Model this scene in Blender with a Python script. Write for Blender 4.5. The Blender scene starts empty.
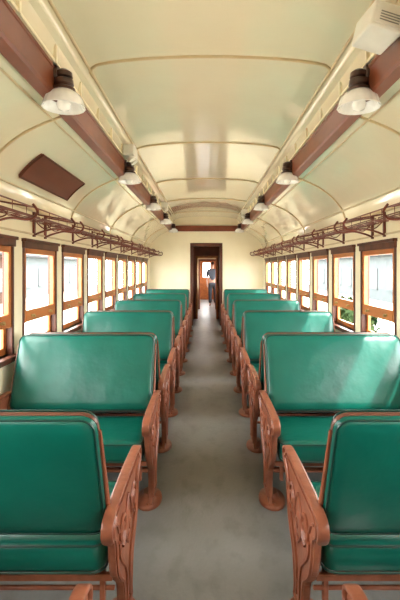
import bpy, bmesh, math, random
from mathutils import Vector, Matrix
random.seed(4)
scene = bpy.context.scene
try:
    scene.view_settings.view_transform = 'Standard'
    scene.view_settings.look = 'None'
except Exception: pass
COL = scene.collection

# ---------------------------------------------------------------- materials
def mat(name, c1, c2=None, rough=0.5, scale=8.0, bump=0.0, bscale=60.0, metallic=0.0, coat=0.0, stretch=(1,1,1), contrast=(0.35,0.65), emis=None, rvar=0.0, spec=0.5, bdist=0.01, coatr=0.15, speck=None):
    m = bpy.data.materials.new(name); m.use_nodes = True
    nt = m.node_tree; N = nt.nodes; L = nt.links
    b = N['Principled BSDF']
    b.inputs['Roughness'].default_value = rough
    b.inputs['Metallic'].default_value = metallic
    b.inputs['Specular IOR Level'].default_value = spec
    b.inputs['Coat Weight'].default_value = coat
    b.inputs['Coat Roughness'].default_value = coatr
    tc = N.new('ShaderNodeTexCoord'); mp = N.new('ShaderNodeMapping')
    mp.inputs['Scale'].default_value = stretch
    L.new(tc.outputs['Object'], mp.inputs['Vector'])
    if c2 is None: c2 = tuple(x*0.85 for x in c1)
    n = N.new('ShaderNodeTexNoise'); n.inputs['Scale'].default_value = scale; n.inputs['Detail'].default_value = 6
    L.new(mp.outputs[0], n.inputs['Vector'])
    r = N.new('ShaderNodeValToRGB')
    r.color_ramp.elements[0].position = contrast[0]; r.color_ramp.elements[1].position = contrast[1]
    r.color_ramp.elements[0].color = (*c2, 1); r.color_ramp.elements[1].color = (*c1, 1)
    L.new(n.outputs['Fac'], r.inputs['Fac'])
    col = r.outputs['Color']
    if speck:
        ns = N.new('ShaderNodeTexNoise'); ns.inputs['Scale'].default_value = speck[0]; ns.inputs['Detail'].default_value = 8
        L.new(mp.outputs[0], ns.inputs['Vector'])
        rs = N.new('ShaderNodeValToRGB'); rs.color_ramp.elements[0].position = 0.50; rs.color_ramp.elements[1].position = 0.72
        L.new(ns.outputs['Fac'], rs.inputs['Fac'])
        mxn = N.new('ShaderNodeMixRGB'); mxn.inputs[2].default_value = (*speck[1],1)
        L.new(rs.outputs['Color'], mxn.inputs[0]); L.new(col, mxn.inputs[1]); col = mxn.outputs[0]
    L.new(col, b.inputs['Base Color'])
    if rvar:
        mr = N.new('ShaderNodeMapRange'); mr.inputs['To Min'].default_value = rough - rvar; mr.inputs['To Max'].default_value = rough + rvar
        L.new(n.outputs['Fac'], mr.inputs['Value']); L.new(mr.outputs[0], b.inputs['Roughness'])
    if bump:
        n2 = N.new('ShaderNodeTexNoise'); n2.inputs['Scale'].default_value = bscale; n2.inputs['Detail'].default_value = 4
        L.new(mp.outputs[0], n2.inputs['Vector'])
        bp = N.new('ShaderNodeBump'); bp.inputs['Strength'].default_value = bump; bp.inputs['Distance'].default_value = bdist
        L.new(n2.outputs['Fac'], bp.inputs['Height']); L.new(bp.outputs[0], b.inputs['Normal'])
    if emis:
        b.inputs['Emission Color'].default_value = (*emis[0], 1); b.inputs['Emission Strength'].default_value = emis[1]
    return m

M_CEIL = mat('cream_gloss_paint', (0.95,0.855,0.62), (0.93,0.82,0.58), rough=0.11, scale=2.0, bump=0.30, bscale=1.6, coat=1.0, spec=1.0, coatr=0.05, bdist=0.03)
M_WALL = mat('cream_wall_paint', (0.93,0.84,0.61), (0.89,0.79,0.56), rough=0.35, scale=3.0)
M_CTRIM = mat('cream_moulding_paint', (0.68,0.54,0.32), (0.60,0.46,0.26), rough=0.35, scale=6)
M_BEAM = mat('brown_beam_paint', (0.22,0.058,0.024), (0.17,0.043,0.018), rough=0.42, scale=5, coat=0.1, spec=0.35)
M_CASING = mat('dark_brown_casing_wood', (0.12,0.036,0.017), (0.07,0.020,0.010), rough=0.45, scale=10, stretch=(1,1,0.15), spec=0.35)
M_SASH = mat('orange_varnished_wood', (0.54,0.18,0.045), (0.40,0.12,0.03), rough=0.4, scale=12, stretch=(1,0.2,1), coat=0.1, spec=0.35)
M_GREEN = mat('green_vinyl', (0.003,0.112,0.081), (0.002,0.086,0.062), rough=0.30, scale=3, bump=0.55, bscale=3.5, rvar=0.05, bdist=0.022, spec=0.42)
M_PIPE = mat('dark_green_piping', (0.004,0.04,0.03), rough=0.4)
M_CAST = mat('terracotta_painted_iron', (0.29,0.094,0.048), (0.20,0.060,0.030), rough=0.38, scale=14, bump=0.2, bscale=30, coat=0.1, spec=0.4)
M_EDGE = mat('dark_brown_edge_strip', (0.14,0.050,0.03), rough=0.4)
M_RACK = mat('maroon_painted_metal', (0.18,0.042,0.024), (0.12,0.028,0.016), rough=0.45, scale=15, spec=0.3)
M_FLOOR = mat('grey_painted_floor', (0.205,0.207,0.203), (0.150,0.152,0.149), rough=0.36, scale=2.4, bump=0.2, bscale=60, stretch=(1,0.5,1), rvar=0.12, contrast=(0.25,0.65), spec=0.45, speck=(9.0,(0.135,0.135,0.132)))
M_SOCK = mat('dark_brown_socket', (0.085,0.040,0.026), (0.05,0.025,0.018), rough=0.35, metallic=0.2, scale=20)
M_BOX = mat('white_plastic', (0.82,0.79,0.70), (0.76,0.73,0.64), rough=0.35, scale=10)
M_VENT = mat('grey_vent', (0.30,0.29,0.26), rough=0.5)
M_PANEL = mat('red_brown_board', (0.17,0.048,0.024), (0.135,0.037,0.019), rough=0.4, scale=6, stretch=(1,0.3,1))
M_SHADE = mat('opal_glass', (0.90,0.88,0.82), (0.84,0.82,0.76), rough=0.18, scale=30, coat=0.4, emis=((1,0.97,0.9),0.08))
M_BULB = mat('bulb_glass', (0.9,0.88,0.80), rough=0.2, emis=((1,0.96,0.88),0.10))
M_GROUND = mat('pale_gravel', (0.52,0.49,0.43), (0.38,0.36,0.31), rough=0.9, scale=1.5)
M_BRICK = mat('red_brick', (0.048,0.024,0.017), (0.038,0.019,0.013), rough=0.9, scale=4, spec=0.1)
M_STUCCO = mat('white_stucco', (0.072,0.082,0.086), (0.060,0.070,0.073), rough=0.9, scale=2, spec=0.1)
M_TAN = mat('tan_siding', (0.075,0.062,0.045), (0.060,0.050,0.036), rough=0.9, scale=2, spec=0.1)
M_ROOF = mat('slate_roof', (0.03,0.03,0.032), rough=0.9, spec=0.1)
M_LEAF = mat('foliage', (0.024,0.040,0.012), (0.010,0.020,0.005), rough=0.8, scale=3, spec=0.1)
M_DARKGL = mat('dark_window_glass', (0.025,0.029,0.034), rough=0.4, spec=0.2)
M_VEST = mat('brown_vestibule_paint', (0.14,0.05,0.03), rough=0.4, scale=4)
M_SKIN = mat('skin', (0.40,0.23,0.16), rough=0.5)
M_SHIRT = mat('grey_blue_shirt', (0.05,0.06,0.08), rough=0.8)
M_TROU = mat('dark_trousers', (0.02,0.022,0.03), rough=0.8)
M_HAIR = mat('dark_hair', (0.02,0.013,0.01), rough=0.5)
M_METAL = mat('worn_brass', (0.5,0.38,0.18), rough=0.35, metallic=0.9)

M_GLASS = bpy.data.materials.new('window_glass'); M_GLASS.use_nodes = True
nt = M_GLASS.node_tree; nt.nodes.clear()
o = nt.nodes.new('ShaderNodeOutputMaterial'); mx = nt.nodes.new('ShaderNodeMixShader')
tr = nt.nodes.new('ShaderNodeBsdfTransparent'); gl = nt.nodes.new('ShaderNodeBsdfGlossy'); gl.inputs['Roughness'].default_value = 0.03
tr.inputs['Color'].default_value = (0.96,0.98,0.97,1); mx.inputs[0].default_value = 0.06
nt.links.new(tr.outputs[0], mx.inputs[1]); nt.links.new(gl.outputs[0], mx.inputs[2]); nt.links.new(mx.outputs[0], o.inputs[0])

# ---------------------------------------------------------------- mesh builder
class MB:
    def __init__(s): s.v = []; s.f = []
    def add(s, vs, fs):
        o = len(s.v); s.v += [tuple(v) for v in vs]; s.f += [tuple(i+o for i in f) for f in fs]; return s
    def box(s, x0,x1,y0,y1,z0,z1, M=None):
        vs = [Vector((x,y,z)) for x in (x0,x1) for y in (y0,y1) for z in (z0,z1)]
        if M is not None: vs = [M @ v for v in vs]
        return s.add(vs, [(0,1,3,2),(4,6,7,5),(0,4,5,1),(2,3,7,6),(0,2,6,4),(1,5,7,3)])
    def prism_x(s, prof, x0, x1):
        n = len(prof)
        vs = [(x0,y,z) for y,z in prof] + [(x1,y,z) for y,z in prof]
        fs = [tuple(range(n)), tuple(range(2*n-1, n-1, -1))] + [(i,(i+1)%n,(i+1)%n+n,i+n) for i in range(n)]
        return s.add(vs, fs)
    def sweep_y(s, prof, y0, y1, closed=True):
        n = len(prof)
        vs = [(x,y0,z) for x,z in prof] + [(x,y1,z) for x,z in prof]
        fs = [(i,(i+1)%n,(i+1)%n+n,i+n) for i in range(n if closed else n-1)]
        if closed: fs += [tuple(range(n)), tuple(range(2*n-1, n-1, -1))]
        return s.add(vs, fs)
    def lathe(s, prof, cx, cy, cz=0, n=24, flute=0.0, nf=12, M=None):
        vs = []
        for r,z in prof:
            for k in range(n):
                a = 2*math.pi*k/n
                rr = r*(1+flute*math.cos(nf*a)) if r>0.03 else r
                vs.append(Vector((cx+rr*math.cos(a), cy+rr*math.sin(a), cz+z)))
        if M is not None: vs = [M @ v for v in vs]
        fs = []
        for i in range(len(prof)-1):
            for k in range(n):
                fs.append((i*n+k, i*n+(k+1)%n, (i+1)*n+(k+1)%n, (i+1)*n+k))
        return s.add(vs, fs)
    def tube(s, path, r, n=8, closed=False, flat=None):
        P = [Vector(p) for p in path]; m = len(P); vs = []
        prev = None
        for i in range(m):
            if closed: t = P[(i+1)%m]-P[i-1]
            else: t = P[min(i+1,m-1)]-P[max(i-1,0)]
            t.normalize()
            if prev is None:
                up = Vector((0,0,1)) if abs(t.z)<0.9 else Vector((1,0,0))
                a = t.cross(up).normalized()
            else:
                a = (prev - t*prev.dot(t)).normalized()
            prev = a; b = t.cross(a)
            rr = r[i] if isinstance(r,(list,tuple)) else r
            for k in range(n):
                an = 2*math.pi*k/n + math.pi/n
                vs.append(P[i] + a*math.cos(an)*rr + b*math.sin(an)*rr)
        fs = []
        for i in range(m if closed else m-1):
            j = (i+1)%m
            for k in range(n):
                fs.append((i*n+k, i*n+(k+1)%n, j*n+(k+1)%n, j*n+k))
        if not closed:
            fs += [tuple(range(n)), tuple(range((m-1)*n+n-1,(m-1)*n-1,-1))]
        return s.add(vs, fs)
    def rings(s, rs):
        n = len(rs[0]); vs = [p for r in rs for p in r]
        fs = [(i*n+k, i*n+(k+1)%n, (i+1)*n+(k+1)%n, (i+1)*n+k) for i in range(len(rs)-1) for k in range(n)]
        fs += [tuple(range(n)), tuple(range(len(rs)*n-1,(len(rs)-1)*n-1,-1))]
        return s.add(vs, fs)
    def obj(s, name, m, parent=None, loc=(0,0,0), smooth=None, bevel=0.0, seg=2, **kw):
        me = bpy.data.meshes.new(name); me.from_pydata(s.v, [], s.f)
        bm = bmesh.new(); bm.from_mesh(me); bmesh.ops.recalc_face_normals(bm, faces=bm.faces); bm.to_mesh(me); bm.free()
        if smooth is not None:
            me.polygons.foreach_set('use_smooth', [True]*len(me.polygons))
            try: me.set_sharp_from_angle(angle=math.radians(smooth))
            except Exception: pass
        for mm in (m if isinstance(m,(list,tuple)) else [m]): me.materials.append(mm)
        ob = bpy.data.objects.new(name, me); ob.location = loc
        COL.objects.link(ob)
        if parent: ob.parent = parent
        if bevel:
            b = ob.modifiers.new('bevel','BEVEL'); b.width = bevel; b.segments = seg; b.limit_method = 'ANGLE'
        for k,v in kw.items(): ob[k] = v
        return ob

def struct(ob, label, cat):
    ob['kind'] = 'structure'; ob['label'] = label; ob['category'] = cat; return ob
def empty(name, loc=(0,0,0), **kw):
    e = bpy.data.objects.new(name, None); e.location = loc; e.empty_display_size = 0.1; COL.objects.link(e)
    for k,v in kw.items(): e[k] = v
    return e
def copy_tree(root, loc, rotz=0.0):
    c = root.copy(); c.location = loc; c.rotation_euler = (0,0,rotz); COL.objects.link(c)
    for ch in list(root.children):
        k = ch.copy(); k.parent = c; COL.objects.link(k)
        for g in list(ch.children):
            q = g.copy(); q.parent = k; COL.objects.link(q)
    return c
def catmull(pts, n=5, closed=False):
    P = [Vector(p) for p in pts]; out = []; m = len(P)
    rng = m if closed else m-1
    for i in range(rng):
        p0 = P[(i-1)%m] if closed or i>0 else P[0]; p1 = P[i]; p2 = P[(i+1)%m]; p3 = P[(i+2)%m] if closed or i+2<m else P[-1]
        for k in range(n):
            t = k/n
            out.append(0.5*((2*p1)+(-p0+p2)*t+(2*p0-5*p1+4*p2-p3)*t*t+(-p0+3*p1-3*p2+p3)*t**3))
    if not closed: out.append(P[-1])
    return out

# ---------------------------------------------------------------- dimensions
W = 1.47; Y0 = -1.6; Y1 = 11.47
WPITCH = 0.95; WC = [3.85 + WPITCH*k for k in range(-5, 8)]
WZ0, WZ1, WHALF = 0.86, 1.68, 0.38

struct(MB().box(-W-0.1, W+0.1, Y0, Y1+0.12, -0.12, 0).obj('floor', M_FLOOR), 'grey painted worn floor running the whole length of the carriage', 'floor')

for side, sx in (('left',-1),('right',1)):
    b = MB(); x0, x1 = sorted((sx*W, sx*(W+0.07)))
    b.box(x0,x1,Y0,Y1+0.1,0,WZ0)
    b.box(x0,x1,Y0,Y1+0.1,WZ1,2.03)
    ys = [Y0] + [v for c in WC for v in (c-WHALF, c+WHALF)] + [Y1+0.1]
    for i in range(0, len(ys), 2): b.box(x0,x1,ys[i],ys[i+1],WZ0,WZ1)
    struct(b.obj('wall_'+side, M_WALL), 'cream painted side wall with a long row of windows', 'wall')
    b = MB(); x0, x1 = sorted((sx*(W-0.02), sx*W)); b.box(x0,x1,Y0,Y1,0,0.14)
    struct(b.obj('baseboard_'+side, M_CASING, bevel=0.004), 'brown baseboard along the side wall', 'baseboard')

# ceiling profile
low = catmull([(1.47,1.99,0),(1.43,2.12,0),(1.32,2.26,0),(1.15,2.38,0),(0.92,2.475,0)],5)
low = [(p.x,p.y) for p in low]
side_p = [(0.90,2.60),(0.865,2.61),(0.855,2.70),(0.845,2.725),(0.815,2.745)]
arch = [(0.815*math.cos(a)*1.0, 2.745+0.10*math.sin(a)) for a in [math.pi/2*k/14 for k in range(1,15)]]
half = low + side_p + arch
full = half + [(-x,z) for x,z in reversed(half[:-1])]
outer = [(-1.57,1.99),(-1.57,2.3),(-1.1,2.72),(-0.5,2.97),(0.5,2.97),(1.1,2.72),(1.57,2.3),(1.57,1.99)]
b = MB()
b.sweep_y(full, Y0, Y1+0.1, closed=False)
b.sweep_y(outer, Y0, Y1+0.1, closed=False)
struct(b.obj('ceiling', M_CEIL, smooth=30), 'glossy cream raised-deck ceiling with curved lower sides', 'ceiling')

def arch_z(x): return 2.745+0.10*math.sqrt(max(0,1-(x/0.815)**2))
RIBS = [0.89, 2.79, 4.69, 6.59, 8.49, 10.39]
tn = 1
def trim(bl, m, label, **kw):
    global tn
    ob = bl.obj('trim_%d'%tn, m, **kw); tn += 1
    return struct(ob, label, 'trim')
for y in RIBS:
    pts = []
    xs = [-0.76+1.52*k/32 for k in range(33)]
    pts.append((-0.775, y+0.14, arch_z(0.775)-0.004)); pts.append((-0.775,y+0.07,arch_z(0.775)-0.004)); pts.append((-0.76,y+0.025,arch_z(0.76)-0.004))
    pts += [(x*0.95, y, arch_z(x*0.95)-0.004) for x in xs]
    pts.append((0.76,y+0.025,arch_z(0.76)-0.004)); pts.append((0.775,y+0.07,arch_z(0.775)-0.004)); pts.append((0.775, y+0.14, arch_z(0.775)-0.004))
    trim(MB().tube(pts, 0.012, 8), M_CTRIM, 'thin raised rib arching across the upper ceiling', smooth=50)
    for sx in (-1,1):
        pts = [(sx*(x-0.004), y, z-0.004) for x,z in low[1:-1]]
        trim(MB().tube(pts, 0.010, 8), M_CTRIM, 'thin raised rib on the curved lower ceiling', smooth=50)
for sx in (-1,1):
    trim(MB().tube([(sx*0.775,Y0,arch_z(0.775)-0.002),(sx*0.775,Y1,arch_z(0.775)-0.002)],0.009,8), M_CTRIM, 'thin lengthwise moulding on the upper ceiling', smooth=50)
    trim(MB().tube([(sx*(1.425),Y0,2.105),(sx*1.425,Y1,2.105)],0.007,8), M_CTRIM, 'thin lengthwise moulding on the curved lower ceiling', smooth=50)
    trim(MB().tube([(sx*(1.0),Y0,2.44),(sx*1.0,Y1,2.44)],0.007,8), M_CTRIM, 'thin lengthwise moulding beside the brown beam', smooth=50)
    prof = [(0.855,2.455),(0.865,2.442),(0.93,2.442),(0.955,2.465),(0.955,2.60),(0.93,2.615),(0.865,2.615),(0.855,2.605),(0.855,2.59),(0.86,2.585),(0.86,2.48),(0.855,2.475)]
    trim(MB().sweep_y([(sx*x,z) for x,z in prof], Y0, Y1-0.01), M_BEAM, 'long brown painted wooden beam edging the raised ceiling')
    b = MB()
    y = Y0+0.2
    while y < Y1-0.1:
        b.box(*sorted((sx*0.842,sx*0.862)), y-0.010, y+0.010, 2.615, 2.715)
        y += 0.475
    b.box(*sorted((sx*0.848,sx*0.862)), Y0, Y1, 2.615, 2.632)
    trim(b, M_WALL, 'cream framed panel mouldings above the brown beam')
    b = MB().box(*sorted((sx*1.44,sx*1.475)),Y0,Y1,1.965,2.0)
    trim(b, M_CTRIM, 'cream cornice moulding at the top of the side wall', bevel=0.008)
    b = MB().box(*sorted((sx*1.458,sx*1.475)),Y0,Y1,1.775,1.79)
    trim(b, M_CTRIM, 'cream picture-rail moulding above the windows', bevel=0.004)

# ---------------------------------------------------------------- windows
def build_window(idx, sx, yc):
    def X(a,b): return sorted((sx*a, sx*b))
    b = MB(); h = WHALF
    b.box(*X(W-0.008,W+0.07), yc-h-0.014, yc-h+0.018, WZ0-0.02, WZ1+0.02)
    b.box(*X(W-0.008,W+0.07), yc+h-0.018, yc+h+0.014, WZ0-0.02, WZ1+0.02)
    b.box(*X(W-0.02,W+0.07), yc-h-0.02, yc+h+0.02, WZ1-0.02, WZ1+0.045)
    b.box(*X(W-0.035,W+0.02), yc-h-0.03, yc+h+0.03, WZ1+0.03, WZ1+0.055)
    b.box(*X(W-0.05,W+0.07), yc-h-0.02, yc+h+0.02, WZ0-0.04, WZ0)
    w = b.obj('window_%d'%idx, M_CASING, bevel=0.004)
    struct(w, 'dark brown wooden window casing holding orange varnished sashes', 'window')
    s = MB(); i = h-0.018
    s.box(*X(W+0.000,W+0.034), yc-i, yc-i+0.045, 1.06, WZ1-0.02)
    s.box(*X(W+0.000,W+0.034), yc+i-0.045, yc+i, 1.06, WZ1-0.02)
    s.box(*X(W+0.000,W+0.034), yc-i+0.045, yc+i-0.045, WZ1-0.065, WZ1-0.02)
    s.box(*X(W-0.004,W+0.040), yc-i+0.045, yc+i-0.045, 1.065, 1.16)
    s.obj('upper_sash', M_SASH, parent=w, bevel=0.004)
    s = MB()
    s.box(*X(W+0.041,W+0.066), yc-i, yc-i+0.04, WZ0, 1.10)
    s.box(*X(W+0.041,W+0.066), yc+i-0.04, yc+i, WZ0, 1.10)
    s.box(*X(W+0.041,W+0.066), yc-i+0.04, yc+i-0.04, WZ0, WZ0+0.05)
    s.box(*X(W+0.041,W+0.066), yc-i+0.04, yc+i-0.04, 1.07, 1.10)
    s.obj('lower_sash', M_SASH, parent=w, bevel=0.003)
    g = MB(); xg = sx*(W+0.018)
    g.add([(xg,yc-i+0.04,1.155),(xg,yc+i-0.04,1.155),(xg,yc+i-0.04,WZ1-0.06),(xg,yc-i+0.04,WZ1-0.06)],[(0,1,2,3)])
    xg = sx*(W+0.054)
    g.add([(xg,yc-i+0.035,WZ0+0.045),(xg,yc+i-0.035,WZ0+0.045),(xg,yc+i-0.035,1.075),(xg,yc-i+0.035,1.075)],[(0,1,2,3)])
    g.obj('glass', M_GLASS, parent=w)
    l = MB()
    for dy in (-0.2,0.2):
        l.box(*X(W-0.016,W), yc+dy-0.03, yc+dy+0.03, 1.10, 1.118)
        l.box(*X(W-0.028,W-0.012), yc+dy-0.012, yc+dy+0.012, 1.095, 1.112)
    l.obj('sash_lift', M_METAL, parent=w, bevel=0.002)
wi = 1
for sx in (-1,1):
    for yc in WC:
        build_window(wi, sx, yc); wi += 1

# ---------------------------------------------------------------- end wall, doors
DW, DH = 0.37, 2.08
def end_wall(name, y0, y1, label, dw=DW, dh=DH):
    b = MB()
    R_ = [p for p in full if p[0] >= dw]; C_ = [p for p in full if -dw < p[0] < dw]
    zc = arch_z(dw)
    R2 = R_ + [(dw, zc), (dw,0),(W,0)]
    b.sweep_y([(x,z) for x,z in R2], y0, y1)
    b.sweep_y([(-x,z) for x,z in R2], y0, y1)
    b.sweep_y([(dw,zc)] + C_ + [(-dw,zc),(-dw,dh),(dw,dh)], y0, y1)
    return struct(b.obj(name, M_WALL), label, 'wall')
end_wall('wall_end', Y1, Y1+0.1, 'cream end wall with a central brown doorway')
b = MB().sweep_y([(x,z) for x,z in full]+[(-W,0),(W,0)], Y0-0.1, Y0)
struct(b.obj('wall_rear', M_WALL), 'plain cream end wall', 'wall')
b = MB()
b.box(-DW-0.05,-DW+0.02,Y1-0.03,Y1+0.12,0,DH+0.0); b.box(DW-0.02,DW+0.05,Y1-0.03,Y1+0.12,0,DH+0.0)
b.box(-DW-0.05,DW+0.05,Y1-0.03,Y1+0.12,DH-0.02,DH+0.07)
struct(b.obj('door_1', M_CASING, bevel=0.006), 'dark brown wooden door frame in the end wall', 'door')
trim(MB().box(-0.855,0.855,Y1-0.06,Y1-0.0,2.455,2.60), M_BEAM, 'brown cross beam on the end wall', bevel=0.006)
V1 = 13.0
b = MB().box(-0.62,0.62,Y1+0.12,V1+8.0,-0.12,0.0)
struct(b.obj('floor_vestibule', M_FLOOR), 'grey vestibule floor continuing past the doorway', 'floor')
b = MB().box(-0.70,-0.60,Y1+0.12,V1,0,2.3); struct(b.obj('wall_vestibule_left', M_BEAM), 'brown vestibule side wall', 'wall')
b = MB().box(0.60,0.70,Y1+0.12,V1,0,2.3); struct(b.obj('wall_vestibule_right', M_BEAM), 'brown vestibule side wall', 'wall')
b = MB().box(-0.70,0.70,Y1+0.12,V1+0.1,2.3,2.4); struct(b.obj('ceiling_vestibule', M_CEIL), 'cream vestibule ceiling', 'ceiling')
b = MB().box(-0.70,-0.27,V1,V1+0.08,0,2.3).box(0.31,0.70,V1,V1+0.08,0,2.3).box(-0.27,0.31,V1,V1+0.08,1.80,2.3)
struct(b.obj('wall_vestibule_far', M_BEAM), 'brown partition with an open doorway', 'wall')
b = MB().box(-0.31,-0.25,V1-0.02,V1,0,1.82).box(0.29,0.35,V1-0.02,V1,0,1.82).box(-0.31,0.35,V1-0.02,V1,1.79,1.86)
struct(b.obj('door_2', M_SASH, bevel=0.004), 'varnished wooden frame of the far doorway', 'door')
for sx in (-1,1):
    b = MB(); X = sorted((sx*0.62, sx*0.70))
    b.box(*X, V1+0.08, V1+8, 0, 0.9).box(*X, V1+0.08, V1+8, 1.7, 2.3)
    for k in range(6): b.box(*X, V1+0.08+k*1.4, min(V1+0.93+k*1.4, V1+8), 0.9, 1.7)
    struct(b.obj('wall_corridor_'+('left' if sx<0 else 'right'), M_BEAM), 'brown corridor wall with window openings', 'wall')
b = MB().box(-0.7,0.7,V1+0.1,V1+8,2.3,2.4); struct(b.obj('ceiling_corridor', M_CTRIM), 'cream corridor ceiling', 'ceiling')
b = MB().box(-0.7,-0.12,V1+8.0,V1+8.1,0,2.4).box(0.20,0.7,V1+8.0,V1+8.1,0,2.4).box(-0.12,0.20,V1+8.0,V1+8.1,1.75,2.4).box(-0.12,0.20,V1+8.0,V1+8.1,0,1.05)
struct(b.obj('wall_corridor_end', M_SASH), 'varnished wooden corridor end wall with a glazed opening', 'wall')
V2 = V1+3.0
b = MB().box(-0.62,-0.24,V2,V2+0.08,0,2.3).box(0.36,0.62,V2,V2+0.08,0,2.3).box(-0.24,0.36,V2,V2+0.08,1.76,2.3)
struct(b.obj('wall_corridor_partition', M_CTRIM), 'tan partition with an open doorway', 'wall')
b = MB().box(-0.28,-0.22,V2-0.02,V2,0,1.78).box(0.34,0.40,V2-0.02,V2,0,1.78).box(-0.28,0.40,V2-0.02,V2,1.74,1.82)
struct(b.obj('door_3', M_CASING, bevel=0.004), 'dark brown frame of the corridor doorway', 'door')

# ---------------------------------------------------------------- seats
def rrect(w, h, r, n=6):
    out = []
    for cx,cy,a0 in ((w/2-r,h/2-r,0),(-w/2+r,h/2-r,90),(-w/2+r,-h/2+r,180),(w/2-r,-h/2+r,270)):
        for k in range(n+1):
            a = math.radians(a0+90*k/n); out.append((cx+r*math.cos(a), cy+r*math.sin(a)))
    return out
def pad(w, h, t, r, M, puff=0.02):
    prof = [(0.20,-t/2-puff),(0.12,-t/2-puff*0.85),(0.06,-t/2-puff*0.4),(0.022,-t/2),(0.007,-t/2+0.010),(0,-t/2+0.022),
            (0,t/2-0.022),(0.007,t/2-0.010),(0.022,t/2),(0.06,t/2+puff*0.4),(0.12,t/2+puff*0.85),(0.20,t/2+puff)]
    rs = []
    for ins,y in prof:
        ins = min(ins, min(w,h)/2-0.03)
        rs.append([M @ Vector((a,y,b)) for a,b in rrect(w-2*ins,h-2*ins,max(0.012,r-ins*0.5))])
    return rs

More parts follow.
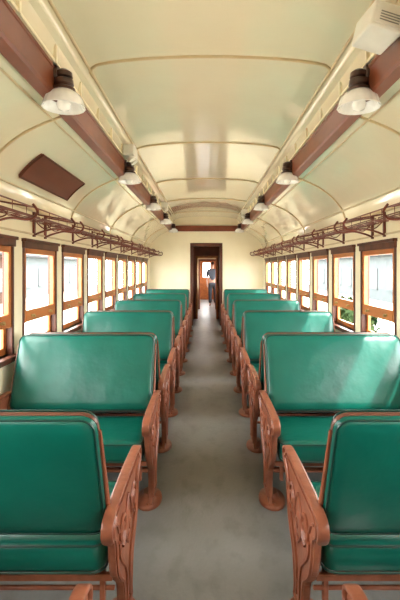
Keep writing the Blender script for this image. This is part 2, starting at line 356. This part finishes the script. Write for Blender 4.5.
HW = 0.493
TILT = math.atan2(0.185, 0.49)
def build_seat(name):
    root = empty(name, label='green vinyl walkover train seat with terracotta painted cast iron ends', category='seat', group='green walkover seats along the aisle')
    cz, cy = 0.758, 0.288
    Mb = Matrix.Translation((0,cy,cz)) @ Matrix.Rotation(-TILT,4,'X')
    hb, tb = 0.532, 0.064
    back = MB().rings(pad(2*HW, hb, tb, 0.052, Mb, 0.007)).obj('backrest', M_GREEN, parent=root, smooth=60)
    band = MB()
    oi = rrect(2*HW-0.004, hb-0.004, 0.052, 7); oo = rrect(2*HW+0.005, hb+0.005, 0.055, 7)
    n = len(oi)
    loops = [[Mb @ Vector((a,-0.008,b_)) for a,b_ in oi],[Mb @ Vector((a,-0.008,b_)) for a,b_ in oo],[Mb @ Vector((a,0.008,b_)) for a,b_ in oo],[Mb @ Vector((a,0.008,b_)) for a,b_ in oi]]
    vs = [p for l in loops for p in l]
    fs = [(i*n+k, i*n+(k+1)%n, ((i+1)%4)*n+(k+1)%n, ((i+1)%4)*n+k) for i in range(4) for k in range(n)]
    band.add(vs, fs)
    band.obj('backrest_frame', M_EDGE, parent=back, smooth=30, label='thin brown metal edge strip')
    pip = MB()
    for yy in (-tb/2+0.007, tb/2-0.007):
        pip.tube([Mb @ Vector((a,yy,b_)) for a,b_ in rrect(2*HW-0.012, hb-0.012, 0.048, 7)], 0.0038, 6, closed=True)
    pip.obj('piping', M_PIPE, parent=back, smooth=60, label='thin dark green piping')
    Mc = Matrix.Translation((0,-0.025,0.412)) @ Matrix.Rotation(math.radians(90),4,'X')
    cush = MB().rings(pad(2*HW-0.02, 0.50, 0.115, 0.05, Mc, 0.008)).obj('seat_cushion', M_GREEN, parent=root, smooth=60)
    pc = MB(); pc.tube([Mc @ Vector((a,-0.050,b_)) for a,b_ in rrect(2*HW-0.024, 0.498, 0.05, 7)], 0.0045, 6, closed=True)
    pc.tube([Mc @ Vector((a,0.050,b_)) for a,b_ in rrect(2*HW-0.024, 0.498, 0.05, 7)], 0.0045, 6, closed=True)
    pc.obj('piping', M_PIPE, parent=cush, smooth=60)
    hp = [(0.29,0.612),(0.325,0.600),(0.335,0.575),(0.318,0.548),(0.285,0.525),(0.262,0.48),(0.250,0.42),(0.222,0.35),(0.170,0.295),(0.112,0.245),(0.085,0.18),(0.075,0.11),(0.080,0.07),(0.095,0.045),(0.11,0.03),(0.11,0.0)]
    hp = [(p.x,p.y) for p in catmull([(a,b_,0) for a,b_ in hp],3)]
    prof = hp + [(-y,z) for y,z in reversed(hp)]
    for sx in (-1,1):
        xi, xo = sx*0.508, sx*0.530
        c = MB().prism_x(prof, *sorted((xi,xo))).obj('seat_end', M_CAST, parent=root, bevel=0.003)
        cap = MB()
        pth = catmull([(0,-0.325,0.535),(0,-0.347,0.575),(0,-0.322,0.613),(0,-0.20,0.626),(0,0,0.630),(0,0.20,0.626),(0,0.322,0.613),(0,0.347,0.575),(0,0.325,0.535)],4)
        rs = []
        for i,p in enumerate(pth):
            t = (pth[min(i+1,len(pth)-1)]-pth[max(i-1,0)]).normalized(); nrm = Vector((0,-t.z,t.y))
            wv = 0.021 if 0<i<len(pth)-1 else 0.015
            sq = [(math.copysign(abs(math.cos(a))**0.4,math.cos(a)), math.copysign(abs(math.sin(a))**0.4,math.sin(a))) for a in [2*math.pi*(k+0.5)/12 for k in range(12)]]
            rs.append([Vector((sx*0.519+wv*ca,0,0))+p+nrm*(0.007*sa) for ca,sa in sq])
        cap.rings(rs).obj('armrest', M_CAST, parent=root, smooth=40)
        d = MB()
        rim = [(y*0.93, 0.30+(z-0.30)*0.95) for y,z in prof if z>0.05]
        for xf in (xo+sx*0.003, xi-sx*0.001):
            d.tube([(xf,y,z) for y,z in rim], 0.0075, 5)
            for s in (-1,1):
                sp = [(xf, s*(0.135+(0.012+0.055*k/26)*math.cos(k*0.42)), 0.47+(0.012+0.055*k/26)*math.sin(k*0.42)) for k in range(27)]
                d.tube(sp, 0.009, 5)
                cu = catmull([(xf,s*0.03,0.10),(xf,s*0.03,0.20),(xf,s*0.06,0.28),(xf,s*0.13,0.345),(xf,s*0.18,0.40),(xf,s*0.20,0.46)],4)
                d.tube(cu, 0.009, 5)
                cu = catmull([(xf,s*0.20,0.50),(xf,s*0.23,0.545),(xf,s*0.28,0.572)],4)
                d.tube(cu, 0.007, 5)
                cu = catmull([(xf,s*0.0,0.34),(xf,s*0.05,0.385),(xf,s*0.075,0.44),(xf,s*0.05,0.50),(xf,s*0.0,0.545)],4)
                d.tube(cu, 0.006, 5)
            d.tube([(xf,-0.26,0.592),(xf,0.26,0.592)],0.005,4)
        cc = Matrix.Translation((xo,0,0.42)) @ Matrix.Rotation(math.radians(90),4,'Y')
        d.lathe([(0.001,sx*0.014),(0.02,sx*0.014),(0.022,sx*0.008),(0.040,sx*0.007),(0.052,0.0)],0,0,0,16,M=cc)
        d.obj('scroll_relief', M_CAST, parent=c, smooth=30)
        f = MB().lathe([(0.001,0.062),(0.040,0.060),(0.050,0.042),(0.068,0.030),(0.096,0.024),(0.104,0.016),(0.106,0.008),(0.106,0.0),(0.001,0.0)], 0,0,0,28, M=Matrix.Translation((sx*0.495,0,0)) @ Matrix.Diagonal((0.80,1.30,1,1)))
        for yy in (-0.105,0.105):
            f.lathe([(0.001,0.036),(0.010,0.036),(0.012,0.028),(0.012,0.012)],sx*0.500,yy,0,6)
        f.obj('foot', M_CAST, parent=root, smooth=40)
        lk = MB(); xl = sx*0.499
        up = Mb @ Vector((0,0.0,0.20)); dn = Mb @ Vector((0,0,-hb/2+0.03))
        lk.tube([(xl,up.y,up.z),(xl,dn.y,dn.z),(xl,0.16,0.46),(xl,0.09,0.40),(xl,0.0,0.40)],[0.005,0.012,0.013,0.012,0.014],8)
        lk.obj('swing_link', M_CAST, parent=root, smooth=60)
    r = MB()
    r.box(-0.507,0.507,0.18,0.202,0.315,0.340).box(-0.507,0.507,-0.222,-0.20,0.315,0.340)
    r.tube([(-0.507,0,0.20),(0.507,0,0.20)],0.010,8)
    for s in (-1,1):
        r.tube([(-0.507,s*0.15,0.255),(0.507,s*0.15,0.255)],0.010,8)
    for xx in (-0.25,0.25): r.box(xx-0.015,xx+0.015,-0.20,0.18,0.32,0.345)
    for sx in (-1,1):
        r.box(sx*0.46-0.01,sx*0.46+0.01,0.135,0.165,0.20,0.33)
        r.box(sx*0.46-0.01,sx*0.46+0.01,-0.165,-0.135,0.20,0.33)
    r.obj('frame_rail', M_CAST, parent=root, bevel=0.003)
    return root
seat0 = build_seat('train_seat')
SX = 0.893; PED0 = 2.85; PITCH = 0.85
first = True
for sx in (-1,1):
    for k in range(-2, 10):
        y = PED0 + k*PITCH
        if k == -1: y = 1.865
        if k == -2: y = 0.90
        faces_cam = (k % 2 == 0) and k != -2
        rz = 0.0 if faces_cam else math.pi
        if first:
            seat0.location = (sx*SX, y, 0); seat0.rotation_euler = (0,0,rz); first = False
        else:
            copy_tree(seat0, (sx*SX, y, 0), rz)

# ---------------------------------------------------------------- lamps
def build_lamp():
    root = empty('wall_lamp', label='dark brown lamp with bell-shaped white glass shade on the beam', category='lamp', group='lamps along the ceiling beams')
    Mr = Matrix.Rotation(math.radians(90),4,'Y')
    MB().lathe([(0.001,0.0),(0.045,0.0),(0.05,0.008),(0.05,0.016),(0.001,0.016)],0,0,0,24,M=Matrix.Translation((0.026,0,0.085)) @ Mr).obj('mount_plate', M_SOCK, parent=root, smooth=40)
    MB().tube(catmull([(0.03,0,0.085),(0.01,0,0.10),(0,0,0.09)],4),0.018,8).obj('arm', M_SOCK, parent=root, smooth=60)
    MB().lathe([(0.001,0.112),(0.026,0.110),(0.046,0.095),(0.049,0.070),(0.038,0.062),(0.052,0.054),(0.055,0.028),(0.044,0.016),(0.062,0.006),(0.064,-0.008),(0.001,-0.008)],0,0,0,24).obj('socket', M_SOCK, parent=root, smooth=40)
    MB().lathe([(0.052,-0.004),(0.064,-0.013),(0.086,-0.028),(0.102,-0.050),(0.109,-0.072),(0.114,-0.088),(0.118,-0.096),(0.114,-0.100),(0.104,-0.092),(0.096,-0.074),(0.090,-0.054),(0.075,-0.034),(0.052,-0.018),(0.048,-0.004)],0,0,0,72,flute=0.012,nf=18).obj('lamp_shade', M_SHADE, parent=root, smooth=60)
    MB().lathe([(0.001,-0.005),(0.016,-0.01),(0.018,-0.035),(0.034,-0.06),(0.040,-0.082),(0.030,-0.108),(0.001,-0.118)],0,0,0,20).obj('bulb', M_BULB, parent=root, smooth=60)
    return root
lamp0 = build_lamp(); first = True
for sx in (-1,1):
    for k in range(-1,5):
        y = 2.44 + 2.12*k; rz = 0 if sx>0 else math.pi
        p = (sx*0.818, y, 2.487)
        if first: lamp0.location = p; lamp0.rotation_euler=(0,0,rz); first=False
        else: copy_tree(lamp0, p, rz)

def build_em(loc, sx, big):
    root = empty('emergency_light', loc, label='white plastic emergency light box fixed above the brown beam', category='emergency light')
    w, l, h = (0.078,0.10,0.060) if big else (0.055,0.11,0.055)
    MB().box(-w,w,-l,l,-h,h).obj('housing', M_BOX, parent=root, bevel=0.010, seg=3)
    MB().box(-w*0.82,w*0.82,-l-0.006,-l+0.002,-h*0.75,h*0.75).obj('cover', M_BOX, parent=root, bevel=0.003)
    if big:
        v = MB()
        for k in range(4): v.box(-0.045,0.045,-l-0.0085,-l-0.005,-0.03+k*0.012,-0.026+k*0.012)
        v.obj('vent', M_VENT, parent=root)
    else:
        for dy in (-0.6*l,0.6*l):
            Mh = Matrix.Translation((-w*0.5*sx,dy,-h-0.028)) @ Matrix.Rotation(math.radians(35*sx),4,'Y')
            MB().lathe([(0.001,0.04),(0.018,0.038),(0.03,0.02),(0.038,0.0),(0.038,-0.008),(0.033,-0.01),(0.001,-0.004)],0,0,0,24,M=Mh).obj('lamp_head', M_BOX, parent=root, smooth=40)
    return root
em = build_em((0.762,2.02,2.600), 1, True); em.rotation_euler = (0,math.radians(14),math.radians(6))
build_em((-0.780,4.40,2.655), -1, False)
build_em((-0.785,8.2,2.66), -1, False)
build_em((0.785,9.2,2.66), 1, False)

b = MB()
sel = [p for p in low if 1.20 <= p[0] <= 1.395]
inn = [(-(x-0.012), z-0.012) for x,z in sel]; out = [(-(x+0.004), z+0.004) for x,z in sel]
b.sweep_y(inn + out[::-1], 3.2, 4.3)
bd = b.obj('advertising_board', M_PANEL, label='blank red-brown board fixed to the curved cream ceiling', category='board')
fr = MB(); e0, e1 = inn[0], inn[-1]
for y in (3.2,4.3): fr.tube([(x,y,z) for x,z in inn],0.009,6)
for e in (e0,e1): fr.tube([(e[0],3.2,e[1]),(e[0],4.3,e[1])],0.009,6)
fr.obj('board_frame', M_CASING, parent=bd, smooth=50)

# ---------------------------------------------------------------- luggage racks
def build_rack():
    LN = 1.84
    root = empty('luggage_rack', label='maroon metal openwork luggage rack on wall brackets above the windows', category='luggage rack', group='luggage racks above the windows')
    fr = MB()
    for x,z in ((0,0.0),(0,0.065),(0.30,0.10)): fr.tube([(x,-LN/2,z),(x,LN/2,z)],0.0050,6)
    fr.obj('frame_rail', M_RACK, parent=root, smooth=60)
    ba = MB()
    for x in (0.10,0.20): ba.tube([(x,-LN/2,x*0.16),(x,LN/2,x*0.16)],0.0032,5)
    nn = 9
    for k in range(nn+1):
        y = -LN/2+0.01+(LN-0.02)*k/nn
        ba.tube([(0,y,0.065),(0,y,0.0),(0.30,y,0.05),(0.30,y,0.10)],0.0032,5)
    ba.obj('basket', M_RACK, parent=root)
    for y in (-LN/2+0.10, 0.0, LN/2-0.10):
        br = MB()
        br.tube(catmull([(0.312,y,-0.055),(0.25,y,-0.03),(0.15,y,-0.005),(0.05,y,-0.015),(0,y,-0.005),(-0.03,y,0.035),(0,y,0.085)],4),0.0085,6)
        br.tube([(0.312,y,0.12),(0.0,y,0.065)],0.006,6)
        br.tube(catmull([(0.29,y,0.05),(0.23,y,0.0),(0.17,y,0.02),(0.2,y,0.05)],4),0.005,6)
        br.box(0.303,0.318,y-0.016,y+0.016,-0.07,0.14)
        br.obj('bracket', M_RACK, parent=root, smooth=60)
    return root
rack0 = build_rack(); first = True
for sx in (-1,1):
    for k in range(-1,5):
        y = 2.85+1.90*k
        p = (sx*1.15, y, 1.83); rz = 0 if sx>0 else math.pi
        if first: rack0.location=p; rack0.rotation_euler=(0,0,rz); first=False
        else: copy_tree(rack0,p,rz)

# ---------------------------------------------------------------- person beyond the door
def skin(name, verts, edges, radii, m, parent=None, sub=2, root=0):
    me = bpy.data.meshes.new(name); me.from_pydata(verts, edges, [])
    ob = bpy.data.objects.new(name, me); COL.objects.link(ob)
    md = ob.modifiers.new('skin','SKIN')
    ly = me.skin_vertices[0] if len(me.skin_vertices) else None
    if ly is None:
        bpy.context.view_layer.objects.active = ob
        bpy.ops.mesh.customdata_skin_add(); ly = me.skin_vertices[0]
    for i,r in enumerate(radii):
        ly.data[i].radius = r if isinstance(r,tuple) else (r,r); ly.data[i].use_root = (i==root)
    md.use_smooth_shade = True
    s = ob.modifiers.new('sub','SUBSURF'); s.levels = sub; s.render_levels = sub
    me.materials.append(m)
    if parent: ob.parent = parent
    return ob
PX, PY = 0.27, 17.4
V = [(0,0,0.95),(0,0,1.15),(0,0,1.35),(0,0,1.46),(0,-0.01,1.52),(0,-0.02,1.60),(0,-0.02,1.68)]
E = [(0,1),(1,2),(2,3),(3,4),(4,5),(5,6)]
R = [(0.15,0.11),(0.14,0.10),(0.17,0.11),(0.07,0.06),(0.052,0.055),(0.075,0.095),(0.06,0.075)]
def chain(start, pts, rad):
    prev = start
    for p,r in zip(pts,rad):
        V.append(p); R.append(r); E.append((prev,len(V)-1)); prev = len(V)-1
    return prev
for s in (-1,1):
    chain(0, [(s*0.09,0,0.88),(s*0.10,-0.01 if s<0 else 0.03,0.50),(s*0.105,0.0 if s<0 else 0.06,0.09),(s*0.115,-0.12 if s<0 else -0.05,0.03)], [0.09,0.06,0.04,0.035])
    h = chain(2, [(s*0.18,0,1.41),(s*0.23,0.01,1.13),(s*0.22,-0.10,0.90),(s*0.22,-0.13,0.85)], [0.055,0.043,0.03,(0.03,0.022)])
    for f,(dx,ln) in enumerate(((-0.024,0.065),(-0.008,0.075),(0.008,0.07),(0.024,0.055))):
        chain(h, [(s*0.22+dx*0.3,-0.14+dx,0.81),(s*0.215+dx*0.3,-0.145+dx,0.81-ln*0.6),(s*0.205+dx*0.3,-0.14+dx,0.81-ln)], [0.010,0.009,0.008])
    chain(h, [(s*0.20,-0.165,0.84),(s*0.195,-0.18,0.81),(s*0.195,-0.18,0.785)],[0.011,0.010,0.009])
person = skin('person', V, E, R, M_SKIN)
person.location = (PX,PY,0); person['label'] = 'person in grey-blue shirt and dark trousers standing in the corridor'; person['category'] = 'person'
TV = [(0,0,0.97),(0,0,1.15),(0,0,1.35),(0,0,1.46)]; TE=[(0,1),(1,2),(2,3)]; TR=[(0.165,0.125),(0.155,0.118),(0.185,0.125),(0.075,0.07)]
for s in (-1,1):
    a=len(TV); TV += [(s*0.18,0,1.41),(s*0.232,0.01,1.13)]; TR += [0.068,0.058]; TE += [(2,a),(a,a+1)]
skin('shirt', TV, TE, TR, M_SHIRT, person)
TV=[(0,0,0.98),(0,0,0.90)]; TE=[(0,1)]; TR=[(0.165,0.125),(0.16,0.12)]
for s in (-1,1):
    a=len(TV); TV += [(s*0.09,0,0.80),(s*0.10,-0.01 if s<0 else 0.03,0.50),(s*0.105,0.0 if s<0 else 0.06,0.10)]; TR += [0.10,0.075,0.062]; TE += [(1,a),(a,a+1),(a+1,a+2)]
skin('trousers', TV, TE, TR, M_TROU, person)
skin('hair', [(0,0.025,1.60),(0,0.01,1.70),(0,-0.02,1.735)], [(0,1),(1,2)], [(0.07,0.07),(0.078,0.085),(0.06,0.07)], M_HAIR, person)
for s in (-1,1):
    MB().lathe([(0.001,0.012),(0.009,0.006),(0.011,0),(0.009,-0.006),(0.001,-0.012)], s*0.03,-0.112,1.625,10).obj('eye', M_HAIR, parent=person, smooth=60)
MB().tube([(0,-0.115,1.625),(0,-0.135,1.59),(0,-0.115,1.585)],[0.008,0.014,0.01],8).obj('nose', M_SKIN, parent=person, smooth=60)
MB().tube([(-0.025,-0.108,1.555),(0,-0.115,1.553),(0.025,-0.108,1.555)],0.006,6).obj('mouth', M_VEST, parent=person, smooth=60)

# ---------------------------------------------------------------- outside
struct(MB().box(-60,60,-20,70,-1.3,-1.15).obj('ground', M_GROUND), 'pale gravel ground outside the carriage', 'ground')
def building(name, x0,x1,y0,y1,h, m, roof, label):
    root = empty(name, ((x0+x1)/2,(y0+y1)/2,-1.15), label=label, category='building')
    ox, oy, oz = root.location
    MB().box(x0-ox,x1-ox,y0-oy,y1-oy,0,h).obj('facade', m, parent=root)
    b = MB(); e = 0.5
    b.sweep_y([(x0-ox-e,h),(x1-ox+e,h),(x1-ox+e,h+0.15),(0,h+1.3),(x0-ox-e,h+0.15)], y0-oy-e, y1-oy+e)
    b.obj('roof', roof, parent=root)
    xf = (x1 if x1<0 else x0)-ox; sg = 1 if x1<0 else -1
    y = y0+1
    while y < y1-1.5:
        MB().box(*sorted((xf,xf+sg*0.06)), y-oy, y-oy+1.1, 1.0, 2.6).obj('building_window', M_DARKGL, parent=root)
        MB().box(*sorted((xf,xf+sg*0.10)), y-oy-0.1, y-oy+1.2, 0.88, 1.0).obj('window_sill', M_STUCCO, parent=root)
        y += 3.2
building('white_building', -19,-14, 12, 21, 3.4, M_STUCCO, M_ROOF, 'low pale station building beside the track')
building('brick_building', -21,-15, 24, 34, 3.6, M_BRICK, M_ROOF, 'red brick building beside the track')
building('white_building', -22,-16, 38, 55, 3.6, M_STUCCO, M_ROOF, 'long pale building beside the track')
building('tan_building', 12,17, 7, 18, 2.9, M_TAN, M_ROOF, 'low tan building across the yard')
building('white_building', 14,19, 22, 55, 3.6, M_STUCCO, M_ROOF, 'long pale building across the yard')
def shrub(loc, s):
    b = MB(); rnd = random.Random(int(loc[1]*10))
    for k in range(260):
        a = rnd.uniform(0,6.283); u = rnd.uniform(0,1); r = rnd.uniform(0.75,1.0)
        z = u*1.5; rad = math.sqrt(max(0,1-(u-0.35)**2/0.45))*r
        c = Vector((rad*math.cos(a), rad*math.sin(a), z+0.1))*s
        d1 = Vector((rnd.uniform(-1,1),rnd.uniform(-1,1),rnd.uniform(-1,1))).normalized()*0.22*s
        d2 = d1.cross(Vector((rnd.uniform(-1,1),rnd.uniform(-1,1),1))).normalized()*0.14*s
        b.add([c-d1,c+d2,c+d1,c-d2],[(0,1,2,3)])
    b.tube([(0,0,0),(0,0,0.8*s)],0.08*s,6)
    b.lathe([(0.05*s,0.15*s),(0.7*s,0.4*s),(0.78*s,0.9*s),(0.5*s,1.4*s),(0.01,1.55*s)],0,0,0,12)
    b.obj('shrub', M_LEAF, loc=loc, label='leafy green shrub beside the track', category='shrub', group='shrubs beside the track')
for y in (15.6,19.0): shrub((1.0+0.27*y, y, -1.15), 0.85)

# ---------------------------------------------------------------- light
wd = bpy.data.worlds.new('World'); scene.world = wd; wd.use_nodes = True
bg = wd.node_tree.nodes['Background']; bg.inputs[0].default_value = (0.99,0.985,0.97,1); bg.inputs[1].default_value = 22.0
sd = bpy.data.lights.new('sun','SUN'); sd.energy = 13.0; sd.angle = math.radians(2); sd.color=(1,0.95,0.88)
so = bpy.data.objects.new('sun', sd); COL.objects.link(so)
dirv = Vector((-0.60,0.42,-0.98)); so.rotation_euler = dirv.to_track_quat('-Z','Y').to_euler(); so.location=(10,0,12)
for sx in (-1,1):
    pd = bpy.data.lights.new('portal','AREA'); pd.shape='RECTANGLE'; pd.size=12.6; pd.size_y=0.84
    pd.cycles.is_portal = True
    po = bpy.data.objects.new('window_portal', pd); COL.objects.link(po)
    po.location = (sx*(W+0.09), 4.8, 1.27)
    zax = Vector((sx,0,0)); xax = Vector((0,1,0)); yax = zax.cross(xax)
    po.rotation_euler = Matrix((xax,yax,zax)).transposed().to_euler()

# ---------------------------------------------------------------- camera
cd = bpy.data.cameras.new('camera'); cam = bpy.data.objects.new('camera', cd); COL.objects.link(cam)
cam.location = (-0.035,0,1.5); cam.rotation_euler = (math.radians(90),0,0)
cd.sensor_fit = 'VERTICAL'; cd.sensor_height = 36; cd.sensor_width = 24; cd.lens = 440/600*36
cd.shift_x = -5/600; cd.shift_y = -32/600; cd.clip_start = 0.05
scene.camera = cam
